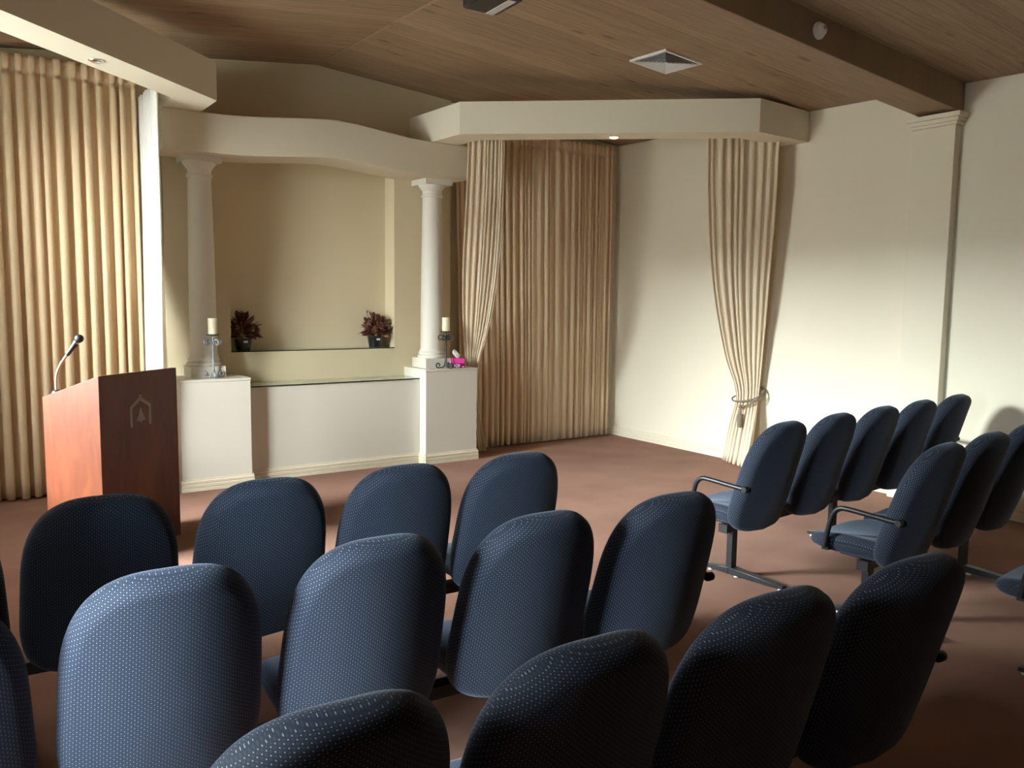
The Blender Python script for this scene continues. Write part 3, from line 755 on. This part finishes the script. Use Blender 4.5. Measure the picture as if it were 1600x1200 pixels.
# ------------------------------------------------------------------ chairs
def pillow(a, hu, hl, nu, nl, T, rr, n=72):
    """cushion outline in (x,z): upper half height hu, lower half hl; returns rings of (x, y, z, u, v)"""
    out = []
    for k in range(n):
        th = 2 * PI * k / n; c, s = math.cos(th), math.sin(th)
        e = nu if s >= 0 else nl; h = hu if s >= 0 else hl
        out.append((a * math.copysign(abs(c) ** (2 / e), c), h * math.copysign(abs(s) ** (2 / e), s)))
    rings = []
    for sgn in (1, -1):
        R_ = []
        for i in range(9):
            ph = PI / 2 * i / 8; R_.append((rr * (1 - math.cos(ph)), sgn * T / 2 * math.sin(ph)))
        for q in (.25, .45, .65, .82): R_.append((rr + (a - rr) * q, sgn * T / 2))
        rings.append(R_)
    return out, rings
def cushion(a, hu, hl, nu, nl, T, rr, warp, mats, name, parent, n=72):
    out, rings = pillow(a, hu, hl, nu, nl, T, rr, n)
    b = MB(); V = []; UV = []; F = []
    order = list(reversed(rings[0][1:])) + rings[1]
    qarc = PI / 2 * math.sqrt((rr * rr + T * T / 4) / 2)
    def sc(x, z, ins):
        h = hu if z >= 0 else hl
        return x * max(.02, (a - ins) / a), z * max(.02, (h - min(ins, rr) - max(0, ins - rr) * (h - rr) / (a - rr)) / h)
    for idx, (ins, y) in enumerate(order):
        for k, (x, z) in enumerate(out):
            px, pz = sc(x, z, ins)
            V.append(warp(px, y, pz))
            if ins < rr:
                x1, z1 = out[(k + 1) % n]; x0, z0 = out[k - 1]
                t = Vector((x1 - x0, z1 - z0)); t = t.normalized() if t.length > 1e-9 else Vector((1, 0))
                fr = math.acos(max(-1, min(1, 1 - ins / rr))) / (PI / 2)
                bx, bz = sc(x, z, rr); UV.append((bx + t.y * qarc * (1 - fr) + .5, bz - t.x * qarc * (1 - fr) + .5))
            else: UV.append((px + .5, pz + .5))
    m = len(order)
    for j in range(m - 1):
        for k in range(n):
            F.append((j * n + k, j * n + (k + 1) % n, (j + 1) * n + (k + 1) % n, (j + 1) * n + k))
    V.append(warp(0, order[0][1], 0)); UV.append((.5, .5)); V.append(warp(0, order[-1][1], 0)); UV.append((.5, .5))
    c0, c1 = m * n, m * n + 1
    for k in range(n):
        F.append((c0, (k + 1) % n, k)); F.append((c1, (m - 1) * n + k, (m - 1) * n + (k + 1) % n))
    b.add(V, F)
    o = b.build(name, mats, parent, uvs=UV, sharp=180)
    me = o.data
    bm = bmesh.new(); bm.from_mesh(me); bmesh.ops.recalc_face_normals(bm, faces=bm.faces); bm.to_mesh(me); bm.free()
    return o
REC = math.atan(.16 / .58)
def warp_back(x, y, z):
    # y is thickness (+ = front), z along the back; wrap the sides forward, bulge the rear, recline
    t = z + .32
    x *= 1 - .09 * max(0, (t - .15) / .5)
    t -= .022 * (1 - (x / .257) ** 2) * max(0, 1 - t / .2) - .012
    yy = y + .85 * x * x - .02
    if y < 0: yy -= .018 * max(0, 1 - (x / .257) ** 2) * min(1, t / .2)
    Y = -.150 - t * math.sin(REC) + yy * math.cos(REC)
    Z = .338 + t * math.cos(REC) + yy * math.sin(REC)
    return (x, Y, Z)
def warp_seat(x, y, z):
    # z -> forward, y -> thickness (+ = top)
    f = z + .25
    Z = .395 + y * (1 - .25 * max(0, (f - .25) / .25)) + .55 * x * x + .018 * math.sin(PI * min(1, f / .5)) * (1 if y > 0 else 0) - .02 * (f - .25)
    return (x, -.215 + f, Z)
def arm(parent, sx):
    x = sx * .256
    P = smooth([(x, -.235, .605), (x, -.12, .612), (x, .0, .62), (x, .055, .617), (x, .088, .588), (x, .102, .55), (x, .118, .48), (x, .128, .405)], 5)
    b = MB(); b.tube(P, .0135, 12); b.box(min(x, x - sx * .05), max(x, x - sx * .05), .11, .145, .388, .408)
    o = b.build('armrest', M['black'], parent)
    c = MB(); c.lathe([(.015, -.016), (.017, -.012), (.017, .012), (.015, .016)], (x, -.240, .605), 18, M=Matrix.Rotation(PI / 2, 4, 'Y')); c.build('end_cap', M['plastic'], o)
    return o
def make_chair(name, aL=False, aR=False):
    r = empty(name)
    cushion(.257, .335, .32, 2.75, 6.5, .085, .036, warp_back, M['fabric'], 'backrest', r)
    cushion(.235, .25, .25, 3.2, 6, .085, .04, warp_seat, M['fabric'], 'seat', r)
    b = MB(); b.box(-.11, .11, -.14, .12, .342, .356); b.box(-.03, .03, -.16, .0, .330, .344)
    b.build('bracket', M['black'], r)
    if aL: arm(r, -1)
    if aR: arm(r, 1)
    return r
protos = {}
def place(x, y, ang, aL, aR, label, group):
    k = (aL, aR)
    if k not in protos:
        protos[k] = make_chair('chair', aL, aR); c = protos[k]
    else: c = copy_tree(protos[k])
    c.location = (x, y, 0); c.rotation_euler = (0, 0, math.radians(ang))
    tag(c, label, 'chair', group)
def beam_row(P, ang, ts, t0, t1, posts, labels, group, flabel, ends=(False, False)):
    a = math.radians(ang)
    for i, t in enumerate(ts):
        place(P[0] + t * math.cos(a), P[1] + t * math.sin(a), ang, ends[0] and i == 0, ends[1] and i == len(ts) - 1, labels[i], group)
    r = empty('seating_frame', (P[0], P[1], 0), a)
    b = MB(); b.box(t0, t1, -.028, .028, .282, .330); b.build('beam', M['black'], r, bevel=.003)
    for s in (t0, t1):
        b = MB(); b.box(s - .004, s + .004, -.030, .030, .280, .332); b.build('end_cap', M['plastic'], r)
    for t in posts:
        b = MB(); b.box(t - .026, t + .026, -.020, .020, .03, .282); b.build('post', M['black'], r, bevel=.003)
        b = MB(); n = 9
        b.hexa([(t - .022, -.36, .016), (t + .022, -.36, .016), (t + .03, 0, .016), (t - .03, 0, .016)], [(t - .022, -.36, .034), (t + .022, -.36, .034), (t + .03, 0, .058), (t - .03, 0, .058)])
        b.hexa([(t - .03, 0, .016), (t + .03, 0, .016), (t + .022, .17, .016), (t - .022, .17, .016)], [(t - .03, 0, .058), (t + .03, 0, .058), (t + .022, .17, .034), (t - .022, .17, .034)])
        o = b.build('foot_bar', M['black'], r, bevel=.003)
        for yy in (-.335, .145, -.04):
            g = MB(); g.lathe([(.014, 0), (.016, .003), (.012, .008), (.006, .017)], (t, yy, 0), 14); g.build('glide', M['glide'], o)
    tag(r, flabel, 'seating frame', 'black seating frames')
LA = -3
def ln(P, ts): return P
beam_row((.99, 3.298), LA, [-1.10, -.563, -.015, .534, 1.077], -1.35, 1.33, (-.83, .80), [
    'dark chair cut off by the left picture edge, end of the left front row',
    'nearly black-looking chair just in front of the lectern, left front row',
    'dark blue chair second to the right of the lectern, in the left front row',
    'dark blue chair second from the aisle end in the left front row',
    'dark blue chair with one armrest at the aisle end of the left front row'], 'chairs of the left front row',
    'black beam frame carrying the left front row of chairs', (False, True))
beam_row((.99, 2.41), LA, [-1.096, -.543, .015, .567, 1.12], -1.34, 1.37, (-.82, .84), [
    'dark blue chair cut off by the left picture edge in the left middle row',
    'large pale-lit blue chair in the lower left, left middle row',
    'blue chair right of the large pale-lit one, middle of the left middle row',
    'blue chair second from the aisle end of the left middle row',
    'dark blue chair with one armrest at the aisle end of the left middle row'], 'chairs of the left middle row',
    'black beam frame carrying the left middle row of chairs', (False, True))
beam_row((.99, 1.55), LA, [-.456, .078, .62, 1.164], -.70, 1.41, (-.19, .89), [
    'black-looking chair top at the bottom centre-left edge, nearest row',
    'black-looking chair top at the bottom centre, second chair of the nearest row',
    'black-looking chair second from the aisle end of the nearest row',
    'tall black-looking chair with one armrest at the aisle end of the nearest row'], 'chairs of the nearest row',
    'black beam frame carrying the nearest row of chairs, mostly hidden', (False, True))
beam_row((3.847, 3.257), 6, [0, .567, 1.135, 1.70, 2.29], -.105, 2.54, (-.01, 1.16, 2.45), [
    'dark blue chair with visible seat and armrest, aisle end of the right front row',
    'black-looking chair second from the aisle in the right front row',
    'black-looking chair in the middle of the right front row',
    'black-looking chair second from the wall in the right front row',
    'black-looking chair beside the right wall, far end of the right front row'], 'chairs of the right front row',
    'black beam frame with post and feet under the right front row of chairs', (True, True))
beam_row((3.925, 2.404), 6, [0, .567, 1.135], -.105, 1.41, (-.045, 1.17), [
    'dark blue chair with lit side and armrest, aisle end of the right second row',
    'black-looking chair second from the aisle in the right second row',
    'black-looking chair cut off by the right picture edge in the right second row'], 'chairs of the right second row',
    'black beam frame with post and foot under the right second row of chairs', (True, False))
beam_row((4.0, 1.50), 6, [0], -.105, .28, (-.07,), [
    'blue chair at the right picture edge, only its seat front showing'], 'chairs of the right third row',
    'black beam frame whose foot just shows at the lower right picture edge', (True, False))

# ------------------------------------------------------------------ daylight, camera
def area(name, loc, target, sx, sy, power, col):
    L_ = bpy.data.lights.new(name, 'AREA'); L_.shape = 'RECTANGLE'; L_.size = sx; L_.size_y = sy; L_.energy = power; L_.color = col
    o = bpy.data.objects.new(name, L_); COL.objects.link(o); o.location = loc
    d = Vector(target) - Vector(loc); o.rotation_euler = d.to_track_quat('-Z', 'Y').to_euler()
    return o
area('daylight_far', (-7.8, 7.3, 5.0), (0, 7.3, 5.0), 5.5, 2.8, 9400, (.90, .96, 1))
area('daylight_south', (-7.8, .2, 4.3), (0, .2, 4.3), 4.6, 3.6, 2700, (.96, .98, 1))
area('daylight_near', (-3.2, .3, 2.6), (XL, 1.6, 1.6), 2.0, 2.0, 1500, (.74, .87, 1))
sp = bpy.data.lights.new('downlight_beam', 'SPOT'); sp.energy = 8; sp.color = (1, .75, .42); sp.spot_size = 1.4; sp.spot_blend = .8; sp.shadow_soft_size = .03
so = bpy.data.objects.new('downlight_beam', sp); COL.objects.link(so); so.location = (5.09, 5.86, 3.085)
w = bpy.data.worlds.new('World'); SC.world = w; w.use_nodes = True
bg = w.node_tree.nodes['Background']; bg.inputs['Color'].default_value = (.93, .95, .92, 1); bg.inputs['Strength'].default_value = 12.5

cam = bpy.data.cameras.new('Camera'); co = bpy.data.objects.new('Camera', cam); COL.objects.link(co); SC.camera = co
cam.sensor_fit = 'HORIZONTAL'; cam.sensor_width = 36; cam.lens = 36 * 1300 / 1600; cam.clip_start = .02
yaw, pit, rol = math.radians(34.381), math.radians(6.004), math.radians(.737)
f = Vector((math.sin(yaw) * math.cos(pit), math.cos(yaw) * math.cos(pit), -math.sin(pit)))
rt = Vector((math.cos(yaw), -math.sin(yaw), 0)); up = rt.cross(f)
r2 = rt * math.cos(rol) + up * math.sin(rol); u2 = -rt * math.sin(rol) + up * math.cos(rol)
co.matrix_world = Matrix(((r2.x, u2.x, -f.x, 0), (r2.y, u2.y, -f.y, 0), (r2.z, u2.z, -f.z, 1.65), (0, 0, 0, 1)))
SC.view_settings.view_transform = 'Standard'; SC.view_settings.look = 'None'; SC.view_settings.gamma = 1; SC.view_settings.use_curve_mapping = False
SC.view_settings.exposure = .7
SC.cycles.use_denoising = True
SC.cycles.max_bounces = 10; SC.cycles.diffuse_bounces = 7; SC.cycles.sample_clamp_indirect = 8
